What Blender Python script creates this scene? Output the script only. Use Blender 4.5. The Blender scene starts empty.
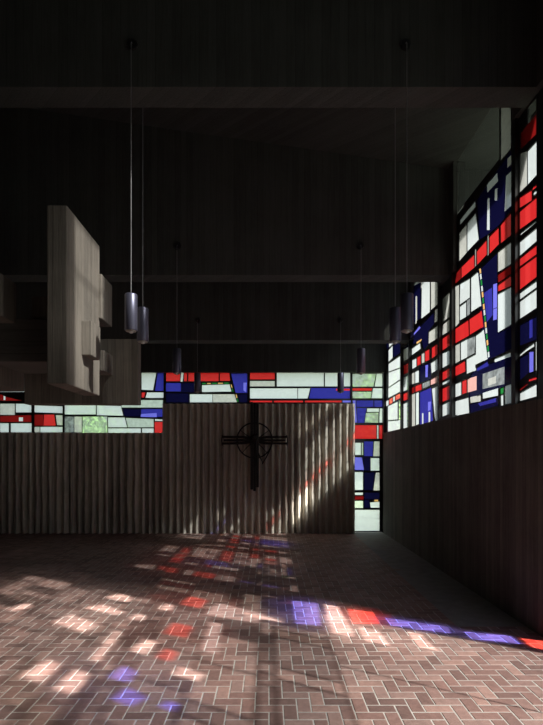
import bpy, bmesh, math, random
from mathutils import Vector, Matrix
from mathutils.geometry import delaunay_2d_cdt
random.seed(7)
scn = bpy.context.scene
COL = scn.collection

# ---------------------------------------------------------------- camera, sky, sun, exposure
F, CX, CY, EYE = 500.0, 269.0, 458.0, 2.0          # focal length in pixels, vanishing point, eye height
cd = bpy.data.cameras.new('camera'); cam = bpy.data.objects.new('camera', cd); COL.objects.link(cam)
cam.location = (0, 0, EYE); cam.rotation_euler = (math.pi/2, 0, 0)
cd.sensor_fit = 'VERTICAL'; cd.sensor_height = 36; cd.sensor_width = 36
cd.lens = F/725*36
cd.shift_x = (271.5-CX)/725; cd.shift_y = (CY-362.5)/725
cd.clip_end = 200
scn.camera = cam

w = bpy.data.worlds.new('world'); scn.world = w; w.use_nodes = True
wn = w.node_tree; wn.nodes.clear()
wo = wn.nodes.new('ShaderNodeOutputWorld'); wb = wn.nodes.new('ShaderNodeBackground')
tc = wn.nodes.new('ShaderNodeTexCoord'); sx = wn.nodes.new('ShaderNodeSeparateXYZ'); cr = wn.nodes.new('ShaderNodeValToRGB')
cr.color_ramp.elements[0].position = 0.0; cr.color_ramp.elements[0].color = (.62, .68, .70, 1)
cr.color_ramp.elements[1].position = 0.7; cr.color_ramp.elements[1].color = (1.3, 1.42, 1.55, 1)
wn.links.new(tc.outputs['Generated'], sx.inputs[0]); wn.links.new(sx.outputs['Z'], cr.inputs[0])
wn.links.new(cr.outputs[0], wb.inputs[0]); wn.links.new(wb.outputs[0], wo.inputs[0])
wb.inputs[1].default_value = 0.8

SUN = Vector((-2.57, 1.55, -2.61))
sl = bpy.data.lights.new('sun', 'SUN'); so = bpy.data.objects.new('sun', sl); COL.objects.link(so)
sl.energy = 17.0; sl.angle = math.radians(0.7); sl.color = (1, .96, .90)
so.rotation_euler = SUN.to_track_quat('-Z', 'Y').to_euler(); so.location = (12, -6, 14)

# wide second sun added for haze, softening the wash through the panes
hl = bpy.data.lights.new('sun_haze', 'SUN'); ho = bpy.data.objects.new('sun_haze', hl); COL.objects.link(ho)
hl.energy = 11.0; hl.angle = math.radians(9); hl.color = (1, .96, .90)
ho.rotation_euler = so.rotation_euler; ho.location = (12, -6, 16)

scn.view_settings.view_transform = 'Standard'; scn.view_settings.look = 'None'
scn.view_settings.gamma = 1; scn.view_settings.exposure = 0.0
scn.view_settings.use_curve_mapping = False

# ---------------------------------------------------------------- materials
def mat(name):
    m = bpy.data.materials.new(name); m.use_nodes = True
    nt = m.node_tree; nt.nodes.clear()
    return m, nt, nt.nodes.new('ShaderNodeOutputMaterial')
def N(nt, t, **kw):
    n = nt.nodes.new(t)
    for k, v in kw.items():
        if k in n.inputs: n.inputs[k].default_value = v
        else: setattr(n, k, v)
    return n
def L(nt, a, b): nt.links.new(a, b)

def concrete(name, col, board=.09, rough=.9, contrast=.35, bump=.6, horizontal=False):
    """board-marked concrete: every board has its own tone, grain runs along it"""
    m, nt, out = mat(name)
    b = N(nt, 'ShaderNodeBsdfPrincipled', Roughness=rough)
    geo = N(nt, 'ShaderNodeNewGeometry'); sp = N(nt, 'ShaderNodeSeparateXYZ'); L(nt, geo.outputs['Position'], sp.inputs[0])
    ad = N(nt, 'ShaderNodeMath', operation='ADD')
    if horizontal: L(nt, sp.outputs['Z'], ad.inputs[0]); ad.inputs[1].default_value = 0
    else: L(nt, sp.outputs['X'], ad.inputs[0]); L(nt, sp.outputs['Y'], ad.inputs[1])
    dv = N(nt, 'ShaderNodeMath', operation='DIVIDE'); L(nt, ad.outputs[0], dv.inputs[0]); dv.inputs[1].default_value = board
    fl = N(nt, 'ShaderNodeMath', operation='FLOOR'); L(nt, dv.outputs[0], fl.inputs[0])
    fr = N(nt, 'ShaderNodeMath', operation='FRACT'); L(nt, dv.outputs[0], fr.inputs[0])
    wnz = N(nt, 'ShaderNodeTexWhiteNoise', noise_dimensions='1D'); L(nt, fl.outputs[0], wnz.inputs['W'])
    mp = N(nt, 'ShaderNodeMapping'); L(nt, geo.outputs['Position'], mp.inputs[0])
    mp.inputs['Scale'].default_value = (2, 2, 40) if horizontal else (45, 45, 2.2)
    nz = N(nt, 'ShaderNodeTexNoise', Scale=1.0, Detail=5.0, Roughness=.6); L(nt, mp.outputs[0], nz.inputs['Vector'])
    n2 = N(nt, 'ShaderNodeTexNoise', Scale=1.3, Detail=6.0, Roughness=.65); L(nt, geo.outputs['Position'], n2.inputs['Vector'])
    s1 = N(nt, 'ShaderNodeMath', operation='ADD'); L(nt, nz.outputs['Fac'], s1.inputs[0]); L(nt, n2.outputs['Fac'], s1.inputs[1])
    s2 = N(nt, 'ShaderNodeMath', operation='MULTIPLY_ADD'); L(nt, wnz.outputs['Value'], s2.inputs[0]); s2.inputs[1].default_value = .45; L(nt, s1.outputs[0], s2.inputs[2])
    rm = N(nt, 'ShaderNodeMapRange'); L(nt, s2.outputs[0], rm.inputs['Value'])
    rm.inputs['From Min'].default_value = .75; rm.inputs['From Max'].default_value = 1.7
    rm.inputs['To Min'].default_value = 1-contrast; rm.inputs['To Max'].default_value = 1+contrast
    seam = N(nt, 'ShaderNodeMath', operation='LESS_THAN'); L(nt, fr.outputs[0], seam.inputs[0]); seam.inputs[1].default_value = .07
    se = N(nt, 'ShaderNodeMath', operation='MULTIPLY_ADD'); L(nt, seam.outputs[0], se.inputs[0]); se.inputs[1].default_value = -.3; L(nt, rm.outputs[0], se.inputs[2])
    vm = N(nt, 'ShaderNodeVectorMath', operation='SCALE'); vm.inputs[0].default_value = col; L(nt, se.outputs[0], vm.inputs['Scale'])
    L(nt, vm.outputs[0], b.inputs['Base Color'])
    bp = N(nt, 'ShaderNodeBump', Strength=bump, Distance=.012); L(nt, se.outputs[0], bp.inputs['Height'])
    L(nt, bp.outputs[0], b.inputs['Normal']); L(nt, b.outputs[0], out.inputs[0])
    return m

def plain(name, col, rough=.6, metal=0, noise=.15, scale=6):
    m, nt, out = mat(name)
    b = N(nt, 'ShaderNodeBsdfPrincipled', Roughness=rough, Metallic=metal)
    geo = N(nt, 'ShaderNodeNewGeometry')
    nz = N(nt, 'ShaderNodeTexNoise', Scale=float(scale), Detail=4.0); L(nt, geo.outputs['Position'], nz.inputs['Vector'])
    rm = N(nt, 'ShaderNodeMapRange'); L(nt, nz.outputs['Fac'], rm.inputs['Value'])
    rm.inputs['To Min'].default_value = 1-noise*2; rm.inputs['To Max'].default_value = 1+noise*2
    vm = N(nt, 'ShaderNodeVectorMath', operation='SCALE'); vm.inputs[0].default_value = col; L(nt, rm.outputs[0], vm.inputs['Scale'])
    L(nt, vm.outputs[0], b.inputs['Base Color']); L(nt, b.outputs[0], out.inputs[0])
    return m

def glass(name, col, clear, trans=1.0, mottle=0.0, direct=None):
    """stained glass: part of the light goes straight through, the rest is scattered by the opal body"""
    m, nt, out = mat(name)
    tl = N(nt, 'ShaderNodeBsdfTranslucent'); tp = N(nt, 'ShaderNodeBsdfTransparent')
    geo = N(nt, 'ShaderNodeNewGeometry')
    nz = N(nt, 'ShaderNodeTexNoise', Scale=9.0, Detail=4.0, Roughness=.6); L(nt, geo.outputs['Position'], nz.inputs['Vector'])
    rm = N(nt, 'ShaderNodeMapRange'); L(nt, nz.outputs['Fac'], rm.inputs['Value'])
    rm.inputs['From Min'].default_value = .3; rm.inputs['From Max'].default_value = .7
    rm.inputs['To Min'].default_value = 1-.05-mottle; rm.inputs['To Max'].default_value = 1.0+.03
    vm = N(nt, 'ShaderNodeVectorMath', operation='SCALE'); vm.inputs[0].default_value = tuple(c*trans for c in col); L(nt, rm.outputs[0], vm.inputs['Scale'])
    L(nt, vm.outputs[0], tl.inputs[0])
    v2 = N(nt, 'ShaderNodeVectorMath', operation='SCALE'); v2.inputs[0].default_value = col if direct is None else direct; L(nt, rm.outputs[0], v2.inputs['Scale'])
    L(nt, v2.outputs[0], tp.inputs[0])
    mx = N(nt, 'ShaderNodeMixShader'); mx.inputs[0].default_value = clear
    L(nt, tl.outputs[0], mx.inputs[1]); L(nt, tp.outputs[0], mx.inputs[2])
    gl = N(nt, 'ShaderNodeBsdfGlossy', Roughness=.15); m2 = N(nt, 'ShaderNodeMixShader'); m2.inputs[0].default_value = .03
    L(nt, mx.outputs[0], m2.inputs[1]); L(nt, gl.outputs[0], m2.inputs[2]); L(nt, m2.outputs[0], out.inputs[0])
    return m

M = {}
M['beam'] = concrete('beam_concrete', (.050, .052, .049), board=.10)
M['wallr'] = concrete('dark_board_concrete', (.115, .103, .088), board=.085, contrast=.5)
M['slab'] = concrete('loft_concrete', (.130, .113, .096), board=.11, contrast=.45)
M['slabh'] = concrete('loft_concrete_lying', (.09, .088, .08), board=.14, horizontal=True)
M['ribs'] = concrete('ribbed_concrete', (.60, .54, .455), board=.5, contrast=.4, bump=.9)
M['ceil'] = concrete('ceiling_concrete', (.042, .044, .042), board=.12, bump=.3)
M['plain'] = plain('rear_wall_plaster', (.16, .145, .13), .95)
M['stone'] = plain('pale_stone', (.25, .24, .225), .75, noise=.2)
M['mortar'] = plain('mortar', (.50, .45, .41), .95, noise=.25, scale=14)
M['lead'] = plain('black_leading', (.012, .012, .013), .5)
M['steel'] = plain('black_steel', (.012, .012, .013), .45)
M['lamp'] = plain('dark_anodised_metal', (.10, .10, .145), .42, metal=.65, noise=.05)
M['lampring'] = plain('lamp_grille', (.35, .33, .30), .5, metal=.5)
M['bulb'] = plain('unlit_bulb_glass', (.5, .5, .48), .2)
M['cord'] = plain('unlit_grey_cord', (.17, .17, .18), .5)
M['bronze'] = plain('dark_bronze', (.020, .018, .017), .5, metal=.4, noise=.3, scale=20)
M['leaf'] = plain('leaf_green', (.10, .19, .05), .7, noise=.35, scale=3)
M['bark'] = plain('bark', (.12, .09, .06), .9, noise=.3)
M['lawn'] = plain('lawn', (.24, .26, .20), .95, noise=.3, scale=2)

m, nt, out = mat('red_brown_brick'); M['brick'] = m
b = N(nt, 'ShaderNodeBsdfPrincipled', Roughness=.62)
geo = N(nt, 'ShaderNodeNewGeometry')
crm = N(nt, 'ShaderNodeValToRGB'); e = crm.color_ramp.elements
e[0].position = 0; e[0].color = (0.190, 0.111, 0.096, 1); e[1].position = 1; e[1].color = (0.380, 0.222, 0.186, 1)
k = e.new(.45); k.color = (0.282, 0.158, 0.134, 1); k = e.new(.75); k.color = (0.310, 0.193, 0.168, 1)
L(nt, geo.outputs['Random Per Island'], crm.inputs[0])
nz = N(nt, 'ShaderNodeTexNoise', Scale=16.0, Detail=6.0, Roughness=.7); L(nt, geo.outputs['Position'], nz.inputs['Vector'])
n2 = N(nt, 'ShaderNodeTexNoise', Scale=.8, Detail=3.0); L(nt, geo.outputs['Position'], n2.inputs['Vector'])
mu = N(nt, 'ShaderNodeMath', operation='ADD'); L(nt, nz.outputs['Fac'], mu.inputs[0]); L(nt, n2.outputs['Fac'], mu.inputs[1])
rm = N(nt, 'ShaderNodeMapRange'); L(nt, mu.outputs[0], rm.inputs['Value'])
rm.inputs['From Min'].default_value = .6; rm.inputs['From Max'].default_value = 1.4; rm.inputs['To Min'].default_value = .6; rm.inputs['To Max'].default_value = 1.4
vm = N(nt, 'ShaderNodeVectorMath', operation='SCALE'); L(nt, crm.outputs[0], vm.inputs[0]); L(nt, rm.outputs[0], vm.inputs['Scale'])
L(nt, vm.outputs[0], b.inputs['Base Color'])
bp = N(nt, 'ShaderNodeBump', Strength=.3, Distance=.004); L(nt, nz.outputs['Fac'], bp.inputs['Height']); L(nt, bp.outputs[0], b.inputs['Normal'])
L(nt, b.outputs[0], out.inputs[0])

def palette(tag_, q):
  return {
 'W': glass('white_opal_glass'+tag_, (.70, .775, .80), .17, q),
 'G': glass('grey_and_dimmed_opal_glass'+tag_, (.62, .64, .61), .18, q, mottle=.15),  # also paints the far ends of white panes, dimmed by the fins outside
 'X': glass('grey_mottled_glass'+tag_, (.36, .40, .42), .12, q, mottle=.6),
 'C': glass('clear_glass'+tag_, (.93, .96, .96), .96, q),
 'S': glass('smoky_clear_glass'+tag_, (.52, .56, .55), .75, q*.3),
 'R': glass('red_glass'+tag_, (.66, .025, .028), .15, q, direct=(.95, .12, .09)),
 'D': glass('dark_red_glass'+tag_, (.22, .008, .008), .10, q),
 'P': glass('pink_glass'+tag_, (.80, .45, .42), .10, q),
 'B': glass('blue_glass'+tag_, (.03, .03, .30), .12, q, direct=(.1, .12, .9)),
 'N': glass('navy_glass'+tag_, (.004, .004, .030), .05, q),
 'V': glass('violet_blue_glass'+tag_, (.18, .18, .85), .15, q, direct=(.22, .22, .95)),
 'E': glass('pale_green_textured_glass'+tag_, (.66, .78, .68), .55, q, mottle=.2),
 'F': glass('green_glass'+tag_, (.02, .25, .05), .15, q),
 'O': glass('amber_glass'+tag_, (.85, .50, .18), .15, q),
 'CR': glass('clear_red_glass'+tag_, (.95, .13, .10), .92, q),
 'CQ': glass('thin_red_glass'+tag_, (.95, .16, .13), .48, q),
 'CV': glass('clear_violet_glass'+tag_, (.20, .22, 1.0), .92, q),
 'CB': glass('clear_grey_glass'+tag_, (.45, .48, .50), .92, q),
 'H': glass('hazy_white_glass'+tag_, (.88, .91, .90), .38, q),
 'J': glass('glowing_hazy_glass'+tag_, (.86, .90, .90), .28, .08),
 'I': glass('faint_clear_glass'+tag_, (.86, .90, .90), .22, q),
}
GL = palette('', 1.0)            # opal glass with full scatter, for the end wall
GN = palette('_low_glow', .03)      # same glass, scatter cut so the near bay barely brightens the room
GD = palette('_sun_dimmed', .20)      # same glass dimmed for the side windows, where sun overexposed it
GK = list(GL)

# ---------------------------------------------------------------- mesh helpers
def link(name, bm, m, parent=None, smooth=False):
    me = bpy.data.meshes.new(name); bm.to_mesh(me); bm.free()
    o = bpy.data.objects.new(name, me); COL.objects.link(o)
    for x in (m if isinstance(m, list) else [m]): me.materials.append(x)
    if parent: o.parent = parent
    if smooth:
        for p in me.polygons: p.use_smooth = True
    return o
def tag(o, label=None, cat=None, group=None, kind=None):
    if label: o['label'] = label
    if cat: o['category'] = cat
    if group: o['group'] = group
    if kind: o['kind'] = kind
    return o
def empty(name, loc=(0, 0, 0)):
    o = bpy.data.objects.new(name, None); COL.objects.link(o); o.location = loc; return o
def box(bm, x0, x1, y0, y1, z0, z1, mi=0):
    v = [bm.verts.new(p) for p in ((x0,y0,z0),(x1,y0,z0),(x1,y1,z0),(x0,y1,z0),(x0,y0,z1),(x1,y0,z1),(x1,y1,z1),(x0,y1,z1))]
    for q in ((0,3,2,1),(4,5,6,7),(0,1,5,4),(1,2,6,5),(2,3,7,6),(3,0,4,7)):
        f = bm.faces.new([v[i] for i in q]); f.material_index = mi
def boxo(name, x0, x1, y0, y1, z0, z1, m, parent=None, bev=0.0):
    bm = bmesh.new(); box(bm, x0, x1, y0, y1, z0, z1)
    if bev: bmesh.ops.bevel(bm, geom=bm.edges[:], offset=bev, segments=2, affect='EDGES', profile=.6)
    return link(name, bm, m, parent)
def tube(bm, pts, r, seg=10, cap=True):
    """round bar along a list of points"""
    rings = []
    n = len(pts)
    for i, p in enumerate(pts):
        p = Vector(p)
        d = (Vector(pts[min(i+1, n-1)]) - Vector(pts[max(i-1, 0)])).normalized()
        a = d.orthogonal().normalized() if i == 0 else (rings_a - d*rings_a.dot(d)).normalized()
        rings_a = a; c = d.cross(a)
        rr = r[i] if isinstance(r, (list, tuple)) else r
        rings.append([bm.verts.new(p + (a*math.cos(t)+c*math.sin(t))*rr) for t in [2*math.pi*k/seg for k in range(seg)]])
    for A, B in zip(rings, rings[1:]):
        for k in range(seg): bm.faces.new((A[k], A[(k+1)%seg], B[(k+1)%seg], B[k]))
    if cap: bm.faces.new(rings[0][::-1]); bm.faces.new(rings[-1])
def lathe(bm, prof, seg=28, c=(0, 0)):
    rings = []
    for r, z in prof:
        rings.append([bm.verts.new((c[0]+r*math.cos(2*math.pi*k/seg), c[1]+r*math.sin(2*math.pi*k/seg), z)) for k in range(seg)])
    for A, B in zip(rings, rings[1:]):
        for k in range(seg): bm.faces.new((A[k], A[(k+1)%seg], B[(k+1)%seg], B[k]))
    bm.faces.new(rings[0][::-1]); bm.faces.new(rings[-1])
def prism(name, outline, y0, y1, m, parent=None):
    """outline in X,Z extruded along Y"""
    bm = bmesh.new()
    A = [bm.verts.new((x, y0, z)) for x, z in outline]; B = [bm.verts.new((x, y1, z)) for x, z in outline]
    bm.faces.new(A); bm.faces.new(B[::-1])
    for i in range(len(A)):
        j = (i+1) % len(A); bm.faces.new((A[j], A[i], B[i], B[j]))
    bmesh.ops.recalc_face_normals(bm, faces=bm.faces[:])
    return link(name, bm, m, parent)

# ---------------------------------------------------------------- the room
XL, XR, YR, YB = -7.5, 3.06, -4.0, 13.33
XG, YG = 3.12, 13.45           # planes of the side and the end glazing
slope = .145
def cz(x, z0=6.9): return z0 + (3.1-x)*slope

tag(boxo('ground', -30, 40, -25, 50, -.5, -.25, M['lawn']), kind='structure')

# brick floor: every brick a bevelled block in herringbone bond over a mortar bed
fl = empty('floor', (0, 0, 0)); tag(fl, kind='structure')
boxo('mortar_bed', XL, 3.40, YR, 13.6, -.2, -.0035, M['mortar'], fl)
vs, fs = [], []
U = .1125; G = .0050; BV = .004
def brick(x0, x1, y0, y1):
    if x0 > 3.30 or y0 > YB+.0 or x1 < XL or y1 < YR: return
    if x0 > 2.20 and y0 > 5.90: return
    x0 = max(x0, XL); y1 = min(y1, YB)
    if y1 - y0 < .02 or x1 - x0 < .02: return
    dz = random.uniform(-.0012, .0008)
    j = lambda: random.uniform(-.0012, .0012)
    x0 += G+j(); x1 -= G+j(); y0 += G+j(); y1 -= G+j()
    n = len(vs)
    for z, o in ((-.012, 0), (-.003+dz, 0), (dz, BV)):
        vs.extend([(x0+o, y0+o, z), (x1-o, y0+o, z), (x1-o, y1-o, z), (x0+o, y1-o, z)])
    for a in (0, 4):
        for k in range(4): fs.append((n+a+k, n+a+(k+1)%4, n+a+4+(k+1)%4, n+a+4+k))
    fs.append((n+8, n+9, n+10, n+11))
for i in range(int(XL/U)-2, int(3.3/U)+2):
    for j_ in range(int(YR/U)-2, int(YB/U)+2):
        kk = (i-j_) % 4
        if kk == 0: brick(i*U, (i+2)*U, j_*U, (j_+1)*U)
        elif kk == 3: brick(i*U, (i+1)*U, j_*U, (j_+2)*U)
me = bpy.data.meshes.new('herringbone_brick'); me.from_pydata(vs, [], fs); me.materials.append(M['brick'])
ob = bpy.data.objects.new('herringbone_brick', me); COL.objects.link(ob); ob.parent = fl
bm = bmesh.new(); y = 5.93
while y < 13.3:
    y2 = min(y+1.22, 13.42); box(bm, 2.235, 3.055, y+.004, y2-.004, -.03, .0005); y = y2
link('stone_border', bm, M['stone'], fl)

# side wall under the glazing
tag(boxo('wall_right', XR, 3.40, 5.50, 13.72, -.2, 2.67, M['wallr'], bev=.006), kind='structure')
# plinth ledge lying on the wall head
tag(boxo('trim_1', 3.045, 3.13, 8.30, 8.95, 2.672, 2.715, M['steel']), kind='structure')

# ribbed end wall (two heights)
def ribwall():
    dx, dz = .0188, .055
    x0, x1 = XL, 2.275
    ribs = []; x = x0
    while x < x1+.3:
        ribs.append(x); x += random.uniform(.165, .205)
    import bisect
    nx = int((x1-x0)/dx); cols = [x0+(x1-x0)*i/nx for i in range(nx+1)]
    def dep(x, z):
        wob = .005*math.sin(z*3.1+x*9)+.003*math.sin(z*9.7+int(x/.19)*2.3)
        i = bisect.bisect(ribs, x+wob)-1
        i = max(0, min(i, len(ribs)-2))
        t = (x+wob-ribs[i])/(ribs[i+1]-ribs[i])
        h = max(0, math.sin(math.pi*min(1, t/.68)))**.6 if t < .68 else 0
        h *= 1+.14*math.sin(z*5.3+i*1.7)*math.sin(z*2.1+i*.9)
        return .12*h + random.uniform(-.0035, .0035)
    bm = bmesh.new()
    def part(xa, xb, ztop):
        cs = [c for c in cols if xa-1e-6 <= c <= xb+1e-6]
        nz = int(ztop/dz); rows = []
        for k in range(nz+1):
            z = ztop*k/nz
            rows.append([bm.verts.new((c, YB-dep(c, z), z)) for c in cs])
        for A, B in zip(rows, rows[1:]):
            for k in range(len(cs)-1): bm.faces.new((A[k], A[k+1], B[k+1], B[k]))
        # top, ends and back
        tb = [bm.verts.new((c, 13.42, ztop)) for c in cs]
        for k in range(len(cs)-1): bm.faces.new((rows[-1][k], rows[-1][k+1], tb[k+1], tb[k]))
        for idx in (0, -1):
            bk = [bm.verts.new((cs[idx], 13.42, ztop*k/nz)) for k in range(nz+1)]
            for k in range(nz):
                q = (rows[k][idx], bk[k], bk[k+1], rows[k+1][idx])
                bm.faces.new(q if idx else q[::-1])
        bb = [bm.verts.new(p) for p in ((cs[0],13.42,0),(cs[-1],13.42,0),(cs[-1],13.42,ztop),(cs[0],13.42,ztop))]
        bm.faces.new(bb[::-1])
    c0 = min(cols, key=lambda c: abs(c-(-2.815)))
    part(x0, c0, 2.67); part(c0, x1, 3.44)
    o = link('wall_back', bm, M['ribs']); tag(o, kind='structure')
ribwall()
# solid concrete lintel over the end glazing
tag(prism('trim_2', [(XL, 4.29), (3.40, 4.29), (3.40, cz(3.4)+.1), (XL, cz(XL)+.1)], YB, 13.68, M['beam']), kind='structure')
tag(boxo('wall_left', XL-.3, XL, YR-.3, 13.7, -.2, 13.7, M['beam']), kind='structure')
tag(boxo('wall_rear', XL-.3, 3.5, YR-.3, YR, -.2, 13.7, M['plain']), kind='structure')
tag(boxo('wall_near_right', 3.08, 3.4, YR, -1.50, -.2, 11.8, M['plain']), kind='structure')
# solid wall over the nearest glazing, pierced by an unseen high window added to light the loft
for i_, (a, b_, z0, z1) in enumerate(((-1.50, 5.44, 7.60, 8.0), (-1.50, 2.15, 8.0, 10.22), (3.20, 5.44, 8.0, 10.22), (-1.50, 5.44, 10.22, 11.8))):
    tag(boxo('wall_high_right' if i_ == 0 else 'wall_high_right.%03d' % i_, 3.08, 3.4, a, b_, z0, z1, M['plain']), kind='structure')

# ceilings, falling towards the side glazing
def ceil(name, y0, y1, z0):
    tag(prism(name, [(XL-.3, cz(XL-.3, z0)), (3.10, z0), (4.45, z0-.02), (4.45, z0+.45), (XL-.3, cz(XL-.3, z0)+.35)], y0, y1, M['ceil']), kind='structure')  # eave past the glass extended to block a sun streak inside
ceil('ceiling', 5.9, 13.75, 6.9)
ceil('ceiling_near', YR-.3, 5.9, 11.7)

# three deep concrete girders crossing the room and running out beyond the glass
def girder(name, y0, zs, z0):
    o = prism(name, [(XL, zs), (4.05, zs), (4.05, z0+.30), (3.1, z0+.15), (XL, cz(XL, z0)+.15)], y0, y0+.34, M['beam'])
    tag(o, kind='structure'); return o
girder('trim_3', 5.70, 6.23, 11.7)
girder('trim_4', 8.50, 5.11, 6.9)
girder('trim_5', 10.90, 4.57, 6.9)
# pier heads where the girders pass the glazing
for nm, a, b_, zs in (('trim_6', 5.44, 6.26, 6.23), ('trim_7', 8.27, 9.06, 5.11), ('trim_8', 10.76, 11.62, 4.57)):
    tag(boxo(nm, 3.05, 3.24, a, b_, zs-.002, 11.8 if nm == 'trim_6' else 6.98, M['beam']), kind='structure')

# ---------------------------------------------------------------- glazing
def cdt_window(name, outline, panes, to3, nrm, thick=.022, pal=None):
    """outline and panes are 2D polygons on the glazing plane; later panes lie over earlier ones;
       everything outside the panes is leading"""
    pts, faces = [], []
    def addp(poly):
        a = sum(poly[i][0]*poly[(i+1)%len(poly)][1]-poly[(i+1)%len(poly)][0]*poly[i][1] for i in range(len(poly)))
        if a < 0: poly = poly[::-1]
        n = len(pts); pts.extend(Vector(p) for p in poly); faces.append(list(range(n, n+len(poly))))
    addp(outline)
    u0, u1 = min(p[0] for p in outline)+.012, max(p[0] for p in outline)-.012
    v0, v1 = min(p[1] for p in outline)+.012, max(p[1] for p in outline)-.012
    keep = []
    for k, poly in panes:
        q = [(min(max(a, u0), u1), min(max(b, v0), v1)) for a, b in poly]
        ar = abs(sum(q[i][0]*q[(i+1)%len(q)][1]-q[(i+1)%len(q)][0]*q[i][1] for i in range(len(q))))/2
        if ar < 2e-5: continue
        addp(q); keep.append(k)
    V, E_, Fc, _, _, of = delaunay_2d_cdt(pts, [], faces, 1, 1e-5)
    root = empty(name, to3(*outline[0])); tag(root, kind='structure')
    inv = -Vector(root.location)
    lb, gb = bmesh.new(), bmesh.new()
    lv = [lb.verts.new(Vector(to3(*p))+inv) for p in V]; gv = [gb.verts.new(Vector(to3(*p))+inv) for p in V]
    used = set()
    for f, o in zip(Fc, of):
        top = max(o) if o else 0
        try:
            if top == 0: lb.faces.new([lv[i] for i in f])
            else:
                ff = gb.faces.new([gv[i] for i in f]); ff.material_index = GK.index(keep[top-1])
        except ValueError: pass
    for bmx in (lb, gb):
        bmesh.ops.delete(bmx, geom=[v for v in bmx.verts if not v.link_faces], context='VERTS')
        bmesh.ops.recalc_face_normals(bmx, faces=bmx.faces[:])
    # give the leading real thickness
    src = lb.faces[:]
    r = bmesh.ops.extrude_face_region(lb, geom=src)
    nv = [g for g in r['geom'] if isinstance(g, bmesh.types.BMVert)]
    bmesh.ops.translate(lb, verts=nv, vec=Vector(nrm)*thick)
    for v in lb.verts: v.co -= Vector(nrm)*thick*.5
    bmesh.ops.recalc_face_normals(lb, faces=lb.faces[:])
    link('leading', lb, M['lead'], root)
    link('stained_glass', gb, [(pal or GL)[k] for k in GK], root)
    return root

def sidep(x, y):      # a picture position carried onto the side glazing plane
    d = XG*F/(x-CX); return (d, EYE+(CY-y)*d/F)
def backp(x, y): return ((x-CX)*YG/F, EYE+(CY-y)*YG/F)
def conv(table, fn):
    out = []
    for row in table.strip().splitlines():
        row = row.split('#')[0].split()
        if not row: continue
        n = [float(v) for v in row[1:]]
        if len(n) == 4: n = [n[0], n[1], n[2], n[1], n[2], n[3], n[0], n[3]]
        out.append((row[0], [fn(a, b) for a, b in zip(n[::2], n[1::2])]))
    return out
side3 = lambda u, v: (XG, u, v)
back3 = lambda u, v: (u, YG, v)
def rect(a, b, c, d): return [(a, c), (b, c), (b, d), (a, d)]

T_AB = """
S 528.2 108.3 537 98.6 537 114 528.2 124.7
D 521 133 537 113 537 134 521 150
W 528.1 150.7 537.5 140.3 537.5 174.8 528.1 185.2
G 519.8 154.8 527.8 150.7 527.8 185.2 519.8 193.4
R 519.8 197.6 532.6 189.3 532.6 200.3 519.8 208.6
R 533 187.2 537.8 183.8 537.8 186.6 533 190.7
W 534 192 537.8 189.3 537.8 192.8 534.4 195.5
R 519.8 211.4 537.8 196.2 537.8 217 519.8 230
W 521 233 537 220.7 537 222.4 521 235.5
W 519.8 242 537.8 227 537.8 240.7 519.8 256.5
R 519.8 258.6 537.8 244.1 537.8 253.8 519.8 267
R 519.8 268.3 537.8 255.2 537.8 276.5 519.8 290.3
W 519.8 293 537.8 280 537.8 287 519.8 300
W 519.8 301.4 537.8 288.3 537.8 307.6 519.8 319.3
N 519.8 325 538 315.5 538 339 519.8 346
B 529.5 319.8 532.5 318.4 532.5 337 529.5 338.5
W 520 354 527 348.2 535 342.4 535 346.5 527 351.4 520 357
W 536 341 538.4 340.6 538.2 370 536 370.7
N 520.2 358 529 352.8 529 373 520.2 381
V 529.5 351.4 534.4 350.7 534.2 371.4 529.5 372.8
R 529 379 538.2 376 538.2 379 529.2 381.7
D 520.2 388.6 528.5 382.4 528.5 384.5 520.2 391.4
W 520.2 392.8 538.6 383 538.9 396 520.2 401
"""
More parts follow.
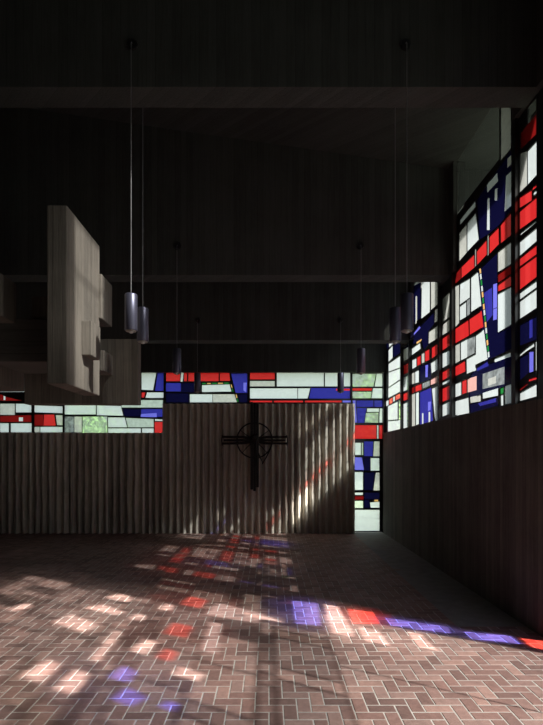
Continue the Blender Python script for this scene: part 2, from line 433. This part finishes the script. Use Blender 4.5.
T_BC = """
N 477 200 512 149 512 210 499 226 489 234 480 240
N 478 271 498 252 498 333 512 325.5 512 349 484 362
N 469.5 397.5 469.8 377 476 368 512 356 512 384 500 388 470 398
S 458 157 490 106 500 106 500 159 458 212
G 501 102 511.6 102 511.6 148.5 501 161
W 460.3 220 475.9 200.7 476 207 460.3 225.5
W 467.5 223.5 471.5 218.8 476.3 213 479.4 239.5 467.5 252
G 459.6 233 467.2 223.8 467.2 252.6 459.5 261.5
W 487 185 497.3 172.8 498 181.2 487.4 192.7
W 494.8 189.5 497.5 188 497 200.5 494.6 200.5
W 487.4 199 489.6 198 489.6 230 487 230
W 506 176 511.7 171 512 205 504.6 211.5
G 507.3 158.5 511.2 155 511.2 164 507.3 168.5
R 461.7 266.8 474.8 253.7 475 267.5 461.7 278.5
D 455.5 274 461.4 267 461.4 278.7 455.5 284
R 477 251 487.2 239.3 487.5 254.4 477.3 265.5
R 489.7 236.5 499.3 226.9 499.6 244 489.7 254.4
R 501 224.8 511.7 212.4 511.7 235.2 501.3 243.4
G 475.4 249 476.6 248 476.6 266 475.4 267.5
G 488 235 489.2 234.5 489.2 255 488 256
G 498.3 252 511.7 242 511.7 264 498.3 272.3
D 498.3 274.2 511.8 265.2 511.8 274 498.3 283
R 498.3 285 511.8 275.5 511.8 285.8 498.3 291.6
W 498 294 511.8 287 512 324.5 498 332.8
V 493.2 284.5 497 283.2 497 307.3 493.2 308.8
V 493.2 309.4 497 308 496.8 319.3 493.2 320.3
B 484 293 492 287.5 492.5 315 487 322
W 460.3 283.8 470.4 278 470.4 297.4 459.9 305
W 471.3 277.4 478 271.6 481.3 305.8 471.3 312.2
W 460 306.4 466.8 301.2 466.8 316.7 460 320.6
X 467 300 470.6 297.4 470.6 314 467.3 316.4
G 454.5 287 459.7 284 459.7 323 454.5 328.3
R 454.3 329.3 469 319.3 469.5 335.6 454.3 344.2
R 469.6 319 481.6 310.7 483.4 326.8 469.9 335.2
G 454.8 345.5 460.5 342.6 460.5 360.8 454.8 364
W 461 342.3 467.2 338.8 467.2 357.5 461 360.6
X 467.2 338.8 476 335.5 475.4 353 467.2 357.4
W 476 335.5 483.8 329.8 487.6 359 476 364.8
R 454.8 366.6 465.5 360.3 466 371.5 454.8 376.5
W 466.7 359 476 354 476 370.3 467 374
B 477 368 488.5 360.5 488.5 366 477 371
W 494.5 359 511.4 352.2 511.4 356.2 495 362.3
W 454.8 384 461.8 381.4 461.8 395 454.8 397.6
R 462.3 381 467.2 379 467.2 392.6 462.3 394.4
P 467.7 379 476.6 376 476.6 390 467.7 392.6
X 482.6 374 504.5 366.6 504.5 384 482.6 389
G 488 379 496 376 496 383 488 386
W 455 401 469 397 469.8 413 455 416
G 470.2 397.2 481.4 394.7 481.4 401.3 470.7 403
W 482.8 393 498.8 388 498.8 395.5 483 398.8
N 470 404 498.8 396.5 498.8 405.5 470.7 413
B 478 403.5 496 398 496 402 480 406
F 500.5 388 504.3 386.7 504.3 393 500.8 394.7
W 501 395 504 394.3 504 405.4 501.3 405.4
W 505 386.4 512 384 512 403 505 404.6
"""
# the slim band of amber, white and green chips beside the navy field
seq = 'OWFWOFOWFOWFOFW'
for i, k in enumerate(seq):
    ya = 268.5+i*6.0; yb = ya+5.2
    xa = 479.2+(ya-268.5)*.1; T_BC += f"{k} {xa} {ya} {xa+1.5} {ya-1} {xa+2.0} {yb-1} {xa+.5} {yb}\n"
T_CD = """
G 441.5 300 450 292 450 317 441.5 323
G 441 325.6 450 319 450 331 441 336.5
R 441 339.5 450.3 333 450.3 345.5 441 351.6
W 441 354 450 350.4 450 364 441 369
R 441 372.7 450 367.8 450 376.5 441 381.4
W 441 383 450 379 450 382 441 386
R 441 389 450 385 450 399 441 402.5
W 441 405 450 401.3 450 414 441 417
"""
T_DE = """
N 412.5 335 434 312 434.5 324 428.5 332 428.5 345 424 350 421.5 340 412.5 345
N 414 286 421 282 421 318 413 324
N 420 366 430.8 362 431.5 379 420 383
W 422 280 430.3 280 430.3 312 421.4 319
G 431 280 438 280 438 304.2 431 310.5
G 415.5 296.5 417.1 296 417.1 323 415.5 324.6
V 412.2 335 419.9 325.2 420.4 328 414 335
G 435.2 309.7 438 308.6 438 321 434.8 323
G 429 331.8 438 325.7 438 338.4 428.7 344
O 416.6 342 421.6 339 421.6 341 416.6 344.5
W 411.2 349 420.5 342.5 421.1 348.7 411.2 356
W 412.4 359.9 416.8 358 416.8 366.7 412.4 369.2
R 417.2 357.4 421.1 354.9 421.1 364.2 417.2 366
G 421.8 353.6 424.9 352.4 424.9 362.3 421.8 363.6
R 425.2 351.2 429.8 348.7 429.8 359.9 425.2 361.7
R 432 347.4 437.9 343.7 437.9 354.3 432 358.6
W 431 363 437.9 358.6 437.9 369.8 431.7 373.5
V 425.5 365.4 428 364.8 427.6 377.2 425.5 377.2
G 411.2 373.5 415 371.8 415 383.4 411.2 384.7
W 415.3 371.6 419.3 369.8 419.3 382.2 415.3 383.3
P 430.8 379.7 437.9 375.7 437.9 382.2 430.8 385.3
X 422.5 383 430.2 380 430.2 385.6 422.5 389
R 415.5 385.9 421.8 383.4 422.1 389.6 415.5 392.1
D 411.2 387.8 415 386.2 415 392.3 411.2 393.9
G 411.2 394.6 415.6 393 415.6 425.5 411.2 427
W 416 393 419.3 391.5 419.3 424 416 425.3
B 420 392 431.7 387 433.5 420.6 420 425.6
V 428 402 431 401.4 430.5 410 428 411
W 422 413.2 423.4 413.2 423.4 423.5 422 424
W 428.6 412 430.2 412 430.2 422 428.6 422.5
W 432 388.4 437.9 385.9 437.9 420.6 435.4 421.3
"""
T_EF = """
R 403.2 366 409.7 362 409.7 372 403.2 375
G 403.2 350 409.7 346 409.7 358 403.2 362
W 403.2 378 409.7 375 409.7 389 403.2 391.5
R 403.2 394 409.7 391 409.7 399 403.2 401
W 403.2 404 409.7 401 409.7 427 403.2 429.5
"""
T_FG = """
W 388.7 350 393 345 393 358 388.7 362
N 393.5 346 400.5 340 400.5 353 393.5 357.5
W 388.7 363.7 400.5 355.6 400.5 367.4 388.7 371.7
W 388.7 372.4 400.5 368 400.5 379.2 388.7 387.3
W 388.4 388 400.5 380 400.5 391.6 388.4 398
W 386.3 401 389 399.5 389 405 386.3 406.5
CQ 389.3 399 393 397 393 402.6 389.3 404.8
W 393.3 396.8 395.2 395.8 395.2 401 393.3 402
CQ 395.5 395.5 400.5 393 400.5 398.2 395.5 400.7
W 388 406 398.0 401.2 398.0 419.3 388 420.2
C 398.6 401 402 399.5 402 426 398.6 426
W 388 421 400.5 420 400.5 429.5 388 432.6
"""
def fill(y0, y1, z0, z1, pat, gap=.035, seed=1):
    """panes for stretches the picture does not show: a grid in the same rhythm"""
    rnd = random.Random(seed); out = []; z = z0
    while z < z1-.08:
        h = rnd.choice((.16, .3, .45, .62)); h = min(h, z1-z); y = y0
        while y < y1-.05:
            ww = min(rnd.choice((.25, .5, .8)), y1-y)
            if h > gap*1.6 and ww > gap*1.6: out.append((rnd.choice(pat), rect(y+gap/2, y+ww-gap/2, z+gap/2, z+h-gap/2)))
            y += ww
        z += h
    return out

ZW = 2.675
cdt_window('window_1', rect(5.80, 6.22, ZW, 6.228), conv(T_AB, sidep), side3, (1, 0, 0), pal=GD)
cdt_window('window_2', rect(6.30, 8.38, ZW, 6.95), fill(7.95, 8.37, 6.0, 6.9, 'G') + conv(T_BC, sidep), side3, (1, 0, 0), pal=GD)
cdt_window('window_3', rect(8.45, 9.00, ZW, 5.108), conv(T_CD, sidep), side3, (1, 0, 0), pal=GD)
cdt_window('window_4', rect(9.07, 10.92, ZW, 6.95), fill(9.1, 10.75, 5.45, 6.9, 'GNNW') + conv(T_DE, sidep), side3, (1, 0, 0), pal=GD)
cdt_window('window_5', rect(11.0, 11.60, ZW, 4.568), fill(11.0, 11.6, 4.3, 4.55, 'N') + conv(T_EF, sidep), side3, (1, 0, 0), pal=GD)
cdt_window('window_6', rect(11.67, 13.32, ZW, 6.95), fill(11.7, 13.25, 4.85, 6.9, 'GNNW', seed=4) + conv(T_FG, sidep), side3, (1, 0, 0), pal=GD)

# nearest bay, beside the viewer: floor to ceiling; clear panes where the sun reaches the floor
near = fill(-1.45, 4.2, 2.49, 7.5, 'WIGNWXWI', seed=9) + [('J', rect(a, a+1.585, z, z+2.435)) for a in (-1.45, .15, 1.75, 3.35) for z in (.06,)] + fill(4.25, 5.40, 2.5, 5.9, 'NNDGN', seed=3) + fill(4.25, 5.40, 5.92, 7.5, 'N', seed=3)  # low hazy panes added to brighten the floor; navy top ones block sun
def tr(k, *c): near.append((k, [(c[i], c[i+1]) for i in range(0, len(c), 2)]))
tr('C', 2.63, 6.70, 3.04, 6.54, 2.90, 6.39, 2.63, 6.58)
tr('C', 2.62, 5.86, 3.0, 5.72, 2.88, 5.24, 2.58, 5.32)
tr('C', 3.30, 5.66, 3.58, 5.50, 3.49, 5.08, 3.30, 5.14)
tr('C', 3.86, 5.56, 4.15, 5.40, 4.10, 5.13, 3.86, 5.16)
tr('C', 3.88, 4.67, 4.14, 4.60, 4.10, 4.46, 3.88, 4.48)
tr('C', 3.30, 4.93, 3.55, 4.88, 3.50, 4.74, 3.30, 4.76)
tr('C', 2.44, 4.64, 2.82, 4.56, 2.80, 4.40, 2.44, 4.44)
tr('C', 2.02, 4.96, 2.82, 4.98, 2.84, 4.90, 2.02, 4.86)
tr('C', 1.33, 5.46, 1.75, 5.42, 1.75, 5.22, 1.33, 5.24)
tr('C', 1.34, 5.06, 1.75, 5.02, 1.75, 4.84, 1.34, 4.86)
tr('C', 2.20, 4.08, 2.41, 4.04, 2.39, 3.77, 2.21, 3.82)
tr('CV', 1.80, 4.66, 2.09, 4.58, 2.05, 4.42, 1.82, 4.44)
tr('CV', 1.48, 4.50, 1.74, 4.42, 1.68, 4.20, 1.48, 4.30)
tr('CV', 1.60, 4.06, 1.74, 4.02, 1.74, 3.90, 1.62, 3.92)
tr('CQ', 4.22, 4.40, 4.66, 4.34, 4.64, 4.04, 4.22, 4.10)
tr('CQ', 3.10, 4.40, 3.50, 4.34, 3.50, 4.08, 3.12, 4.10)
tr('CQ', 2.44, 4.32, 2.72, 4.28, 2.70, 4.12, 2.46, 4.14)
tr('CB', 4.0, 4.0, 4.6, 3.9, 4.5, 3.2, 4.1, 3.3)
tr('CB', 2.9, 3.9, 3.8, 3.9, 3.8, 3.75, 2.9, 3.7)
tr('C', 4.26, 3.48, 4.40, 3.50, 4.40, 3.14, 4.31, 3.0)
tr('CV', 4.36, 2.84, 5.34, 2.84, 5.42, 2.48, 4.46, 2.54)
tr('C', 4.25, 2.42, 5.42, 2.42, 5.42, 2.21, 4.28, 2.19)
tr('CR', 4.76, 2.14, 5.40, 2.12, 5.42, 1.79, 4.96, 1.80)
tr('C', 4.22, 2.10, 4.70, 2.09, 4.70, 1.88, 4.22, 1.86)
tr('CV', 4.96, 1.70, 5.27, 1.70, 5.33, 1.00, 5.06, 1.05)
tr('C', 4.37, 1.56, 4.86, 1.55, 4.84, 1.41, 4.36, 1.39)
tr('CV', 5.00, .90, 5.24, .90, 5.38, .40, 5.14, .40)
tr('CR', 5.10, .36, 5.36, .34, 5.40, .10, 5.0, .10)
cdt_window('window_7', rect(-1.48, 5.44, 0.01, 7.58), near, side3, (1, 0, 0), pal=GN)

cdt_window('added_loft_window', rect(2.16, 3.19, 8.01, 10.21), [('H', rect(2.18, 3.17, 8.05, 9.35)), ('H', rect(2.18, 3.17, 9.37, 10.18))], side3, (1, 0, 0), pal=GN)  # unseen opening added and aimed so sun strikes the loft's tall slab
# end glazing
T_B1 = """
D 0 394 7 397 23 400.8 0 400.8
W 3.6 395.8 5.4 396.4 5.4 400 3.6 400
G 0 403.6 15 403.6 15 414.9 0 414.9
W 15.8 403.6 31.5 404 31.5 412.4 15.8 412.4
D 0 416 31.5 415 31.5 422 0 422
W 19 417.4 22.9 421.2
W 0 423.2 9 432.3
W 10.8 423.2 31.8 432.3
W 34.5 405.3 63 406.3 63 413.2 34.5 412.4
D 34.5 414.5 43.4 425.7
R 44 414.5 54.4 414.5 56 425.7 43.4 425.7
G 55.6 415.2 62.7 415.2 62.7 425.2 57.2 425.2
G 34.5 426.8 39.8 432.3
W 40.3 426.8 62.7 432.3
W 64.7 405.3 96 405.3 96 414.5 64.7 414.5
W 96.8 405.3 121 406 123.4 415.7 96.8 415.2
N 122.8 409 140.5 409 140.5 416.5 124.8 416.2
B 141 409 162.6 409 162.6 417 141 416.5
V 141 414 156.6 413 157 417.2 140.5 417
X 64.7 416.5 74 432.3
G 74.3 416.5 82 432.3
E 82.5 416.5 107.4 433
W 108 417.4 124.8 417.4 127.3 427.3 108 427.3
E 125.6 417.9 153.8 419 153.8 427.3 128 427.3
W 108 428.3 141 433
W 142 428.3 153.8 433
R 154.6 421.8 162.6 433
W 155 419 162.6 419.5 162.6 421 155 421
W 141.6 372.3 156.5 372.3 153.2 390.3 141.6 389.8
B 157.6 372.8 163.6 372.8 163.6 390.9 155 390.9
R 141.6 392.4 145.5 392.4 144.2 397.6 141.6 397.6
W 147 392.4 163.6 392.4 163.6 398 145.5 398
E 121.5 400 163 400 163 407.6 121.5 407.6
W 96 372.3 140.6 383
B 96 384 140.6 391
R 96 392 118 398.6
G 119 392 140.6 398.6
W 64.7 373 95 390
N 64.7 391.5 95 403
R 34.5 373 63 381
W 34.5 382 63 403
W 0 373 31.5 392
"""
T_B2 = """
R 166 372.3 180.3 381.3
W 181 372.3 183.6 372.3 182.8 381.8 180.5 381.8
R 184 372.3 187.4 372.3 187 381.3 184 381.3
R 188.4 372.3 199.4 381.3
R 200.6 372.3 218.7 381.3
R 219.8 372.3 229.2 372.3 230.2 381 219.8 381
B 166 383 181 391.6
N 181.5 383 200.5 392.4
N 166 393.4 188.6 402.4
W 202 385.2 229.6 384.4 231.4 391.6 202 392.2
F 202 382.9 206 384.2
O 207 382.9 211 384.2
F 212 382.7 217 384
O 218 382.7 223 384
F 224 382.5 229 383.8
O 230.6 384.5 231.8 384.5 232.6 388 231.6 388
F 231.8 388.6 232.8 388.6 233.6 392 232.6 392
W 189.8 394.2 212.5 402.4
G 213 394.2 234.4 394.2 237 402.4 213 402.4
O 235.5 394.4 236.6 394.4 237.6 398 236.4 398
F 236.8 398.6 237.8 398.6 238.6 402 237.6 402
B 231 373.6 247.3 373.6 247.3 393 235.7 393
V 243.4 382.6 246.8 382.6 246 392.4 243.4 390.4
N 237.8 394.2 247.3 394.2 247.3 402.4 239.5 402.4
R 250 372.3 274.7 379.5
G 250 381 274.7 386.5
W 250 388.3 297.4 398.6
W 297.9 388.3 310.3 388.3 307.7 398.6 297.9 398.6
W 276.8 371.8 323.9 386.5
W 324.9 371.8 350.2 386.5
B 311 388 350 388 350 398.6 309 398.6
R 336 388.6 350 390.6
R 250 400.6 272 402.4
R 274 400.6 303 402.4
R 305 400.6 341.5 402.4
V 342.5 400.4 351 402.6
"""
T_B3 = """
E 352.2 373.7 376 373.7 373.5 386.7 352.2 386.7
W 376.6 373.7 382.8 373.7 382.8 386.7 374.5 386.7
R 352.2 388.2 372.3 388.2 371.7 390.8 352.2 390.8
E 352.2 391.7 371.7 391.7 370.8 398.3 352.2 398.3
W 373 388.2 382.8 388.2 382.8 398.3 371.3 398.3
V 352.7 400.4 355.5 400.4 357 422.7 354.3 422.7
B 356.4 400.4 373.5 407
B 374.2 400.4 382.8 407
B 356.8 407.8 366.7 407.8 364.2 423 357.4 423
W 367.3 408.4 379 408.4 379 412 366.7 412
E 366 412.8 378.5 412.8 378.5 422.7 364.6 422.7
W 379.7 408.4 382.8 408.4 382.8 422.7 379.2 422.7
R 355 425.2 376.4 425.2 376.4 438.8 355 438.8
W 377 425.2 378.4 438.8
R 379 425.2 382.5 425.2 382.5 438.8 379 438.8
W 355 442.8 360.9 455
E 361.6 442.8 363.2 455
B 364 441.4 373.3 441.4 372.6 456.3 364 456.3
G 374 441.4 379.5 441.4 379.5 456.3 373.2 456.3
V 354.7 457.3 361.9 457.3 364 470 354.7 470
N 363 457.3 370 457.3 370 470.7 364.7 470.7
W 370.5 458 379.3 470.7
W 354.7 472 363 490
N 364 472.5 374.7 472.5 372.6 490.4 364 490.4
G 375.7 472.5 379.5 472.5 379.5 490.4 373.3 490.4
W 354.7 492.5 363 495
D 354.7 496.2 363.6 499.7
E 354.7 500.8 363 508
N 364.3 492.5 379.5 499.4
N 364.3 500 369.4 500 369.8 507.7 364.3 507.7
O 374.3 499.7 378.1 501.5
W 369.9 502.4 379.5 501.7 379.5 507.7 370.6 507.7
W 354.7 509.8 379.5 530.9
"""
xb = lambda x: (x-CX)*YG/F
cdt_window('window_8', rect(XL+.01, xb(164.6), 2.60, 4.31), fill(XL+.02, xb(0)-.03, 2.68, 4.25, 'WGNRW', seed=2) + conv(T_B1, backp), back3, (0, 1, 0))
cdt_window('window_9', rect(xb(165), xb(351.4), 3.38, 4.31), conv(T_B2, backp), back3, (0, 1, 0))
cdt_window('window_10', rect(xb(351.8), 3.06, 0.01, 4.31), conv(T_B3, backp), back3, (0, 1, 0))

# black steel posts of the side glazing and the end glazing
n = 9
for (a, b_, z0, z1, x0) in ((5.44, 5.79, 0.002, 6.226, 3.112), (6.22, 6.285, ZW, 7.1, 3.06), (8.38, 8.45, ZW, 5.106, 3.06), (9.00, 9.07, ZW, 5.106, 3.06),
                        (10.92, 11.0, ZW, 4.566, 3.06), (11.60, 11.67, ZW, 4.566, 3.06), (13.32, 13.40, ZW, 4.28, 3.05)):
    tag(boxo('trim_%d' % n, x0, 3.19, a, b_, z0, z1, M['steel'], bev=.004), kind='structure'); n += 1
for x in (33, 63.8, 164.7, 351.6):
    zb = 2.672 if x < 164 else (3.442 if x < 300 else .002)
    tag(boxo('trim_%d' % n, xb(x)-.022, xb(x)+.022, 13.425, 13.50, zb, 4.288, M['steel'], bev=.003), kind='structure'); n += 1
# concrete fins standing outside behind the far edge of every bay
for a in (6.30, 8.45, 9.07, 11.0):
    tag(boxo('trim_%d' % n, 3.30, 3.62, a-.20, a+.02, 2.4, 6.9 if a in (6.30,) else 5.0, M['beam'], bev=.01), kind='structure'); n += 1

# ---------------------------------------------------------------- sculptural concrete loft on the left
g = empty('organ_loft', (-2.25, 6.0, 2.72))
tag(g, 'concrete loft of interlocking slabs and blocks jutting from the left above the low wall', 'loft')
def gp(name, x0, x1, y0, y1, z0, z1, m='slab', label=None, parent=None):
    o = boxo(name, x0, x1, y0, y1, z0, z1, M[m], bev=.012)
    o.parent = parent or g; o.matrix_parent_inverse = Matrix.Translation(-Vector(g.location))
    if label: o['label'] = label
    return o
gp('tall_slab', -2.333, -2.123, 5.250, 6.270, 2.780, 4.655, label='tall pale slab catching the light')
gp('block', -2.130, -2.014, 5.662, 5.978, 3.166, 3.560)
gp('block', -2.250, -2.085, 6.225, 6.652, 3.740, 4.295)
gp('block', -2.250, -2.085, 6.315, 6.697, 3.103, 3.365)
gp('back_slab', -3.270, -1.748, 6.675, 6.840, 2.720, 3.590)
gp('parapet', XL+.01, -2.317, 5.850, 6.683, 3.125, 3.627, 'slabh')
gp('block', -3.450, -2.970, 5.175, 5.887, 3.575, 4.048)
gp('block', -2.797, -2.475, 5.887, 6.188, 3.613, 3.905)
gp('block', -4.050, -3.266, 5.625, 6.683, 2.885, 3.140)
# ---------------------------------------------------------------- pendant lamps
def make_lamp(x, y, zhook, mount):
    t = empty('pendant_lamp', (x, y, 3.43))
    bm = bmesh.new(); lathe(bm, [(.060, .012), (.066, 0), (.070, .004), (.070, .400), (.064, .410), (.010, .412)]); link('lamp_shade', bm, M['lamp'], t, True)
    me_ = t.children[0].data
    bm = bmesh.new(); lathe(bm, [(.060, .0), (.056, -.010), (.030, -.010), (.028, .004)]); link('lamp_ring', bm, M['lampring'], t)
    bm = bmesh.new(); lathe(bm, [(.024, .002), (.030, -.012), (.020, -.026), (.006, -.030)]); link('bulb', bm, M['bulb'], t, True)
    bm = bmesh.new(); tube(bm, [(0, 0, .41), (0, 0, zhook-3.46), (0, mount*.3, zhook-3.435), (0, mount*.7, zhook-3.43)], .0045, 6); link('cord', bm, M['cord'], t)
    bm = bmesh.new()     # round mount fixed to the girder face
    e_ = .035 if mount > 0 else -.035
    tube(bm, [(0, mount, zhook-3.43), (0, mount-e_, zhook-3.43)], [.06, .055], 18)
    link('wall_mount', bm, M['steel'], t)
    return t
rows = [(5.62, 6.70, .08, 'in front of the nearest girder, the lamp of the front pair'),
        (6.14, 6.70, -.10, 'just behind the nearest girder, slightly smaller than the front lamp beside it'),
        (8.42, 5.60, .08, 'in front of the second girder'),
        (10.82, 5.00, .08, 'in front of the third girder, smallest and farthest')]
labs = {
 (0, -1): 'large dark cylinder pendant lamp, the nearer of the left pair beside the concrete loft',
 (1, -1): 'dark cylinder pendant lamp close behind and right of the nearest left-hand lamp',
 (2, -1): 'small dark cylinder pendant lamp left of centre, hanging just above the coloured end glazing',
 (3, -1): 'smallest left-hand cylinder pendant lamp, hanging across the red and blue panes left of the cross',
 (0, 1): 'large dark cylinder pendant lamp, the nearer of the right pair beside the stained glass',
 (1, 1): 'dark cylinder pendant lamp close behind and left of the nearest right-hand lamp',
 (2, 1): 'dark cylinder pendant lamp hanging in front of the beam above the narrow floor-length glazing',
 (3, 1): 'smallest right-hand cylinder pendant lamp, hanging across the navy and white panes right of the cross'}
for i, (y, zh, mt, _) in enumerate(rows):
    for s in (-1, 1):
        t = make_lamp(1.55*s, y, zh, mt)
        tag(t, labs[(i, s)], 'lamp', 'pendant lamps hanging from the girders')

# ---------------------------------------------------------------- bronze cross on the ribbed wall
cx0, cz0, cy0 = -.375, 2.46, 13.02
c = empty('wall_cross', (cx0, cy0, cz0))
tag(c, 'dark bronze cross with ringed arms mounted on the taller ribbed concrete wall', 'cross')
bm = bmesh.new()
for dx, zt, zb in ((-.075, 1.00, -1.28), (.0, .98, -1.32), (.075, .95, -1.22)): 
    box(bm, dx-.034, dx+.036, -.045, .045, zb, zt)
bmesh.ops.bevel(bm, geom=bm.edges[:], offset=.006, segments=1, affect='EDGES'); link('upright', bm, M['bronze'], c)
for s in (-1, 1):
    bm = bmesh.new()
    for dz, ln in ((.085, .84), (.0, .80), (-.075, .86)):
        pts = [(s*.05, 0, dz*.5), (s*.3, 0, dz), (s*ln, 0, dz*1.1)]
        tube(bm, pts, [.036, .032, .028], 8)
    tube(bm, [(s*.84, 0, .14), (s*.86, 0, 0), (s*.84, 0, -.14)], .014, 8)
    link('cross_arm', bm, M['bronze'], c)
bm = bmesh.new(); pr = [(.46*math.cos(t), .01, .46*math.sin(t)) for t in [2*math.pi*k/40 for k in range(41)]]
tube(bm, pr, .019, 8); link('ring', bm, M['bronze'], c)
bm = bmesh.new()
for a in (35, 145, 225, 315):
    r = math.radians(a); tube(bm, [(.04*math.cos(r), -.03, .04*math.sin(r)), (.26*math.cos(r), -.02, .24*math.sin(r)), (.46*math.cos(r), .0, .46*math.sin(r))], [.018, .012, .009], 8)
tube(bm, [(-.10, -.06, .10), (.06, -.07, -.25), (.22, -.04, -.60)], [.020, .022, .014], 8)
tube(bm, [(.42, -.02, -.22), (.30, -.04, -.45), (.20, -.04, -.62)], [.012, .018, .014], 8)
tube(bm, [(.02, -.07, .16), (.05, -.08, -.30), (.06, -.05, -.85)], [.022, .024, .012], 8)
link('strut', bm, M['bronze'], c)
bm = bmesh.new(); bmesh.ops.create_icosphere(bm, subdivisions=3, radius=.10, matrix=Matrix.Translation((0, -.05, .06)))
for v in bm.verts: v.co += v.normal*.02*math.sin(v.co.x*60)*math.sin(v.co.z*50)
link('centre_boss', bm, M['bronze'], c, True)
for dz in (.7, -.9):
    bm = bmesh.new(); tube(bm, [(0, .03, dz), (0, .31, dz)], .022, 8); link('wall_bracket', bm, M['bronze'], c)

# ---------------------------------------------------------------- trees outside, seen through the textured panes
def tree(x, y, zc, rad, hz, label, seed):
    rnd = random.Random(seed); t = empty('leafy_tree', (x, y, -.25)); tag(t, label, 'tree', None)
    bm = bmesh.new(); tube(bm, [(0, 0, 0), (.05, 0, zc*.5), (0, .05, zc+.4)], [.12, .09, .04], 10)
    for k in range(9):
        a = rnd.uniform(0, 6.28); z = rnd.uniform(zc*.35, zc); tube(bm, [(0, 0, z), (math.cos(a)*rad*.4, math.sin(a)*rad*.4, z+.4), (math.cos(a)*rad*.7, math.sin(a)*rad*.7, z+.7)], [.04, .025, .012], 6)
    link('trunk', bm, M['bark'], t)
    bm = bmesh.new()
    for k in range(2600):
        u = rnd.uniform(-1, 1); a = rnd.uniform(0, 6.28); r = rnd.random()**.4
        s = math.sqrt(1-u*u); p = Vector((math.cos(a)*s*rad*r, math.sin(a)*s*rad*r, zc+u*hz*r))
        d = Vector((rnd.gauss(0, 1), rnd.gauss(0, 1), rnd.gauss(0, 1))).normalized(); e_ = d.orthogonal().normalized(); l = rnd.uniform(.07, .13)
        v = [bm.verts.new(p+q) for q in (-d*l, e_*l*.45, d*l, -e_*l*.45)]; bm.faces.new(v)
    link('foliage', bm, M['leaf'], t)
tree(4.3, 18.5, 3.6, 1.5, 2.2, 'green leafy tree outside, glimpsed through the textured panes of the narrow right-hand end glazing', 1)
tree(-6.6, 18.5, 2.7, 1.5, 1.7, 'green leafy tree outside, glimpsed through the low end glazing under the loft', 2)
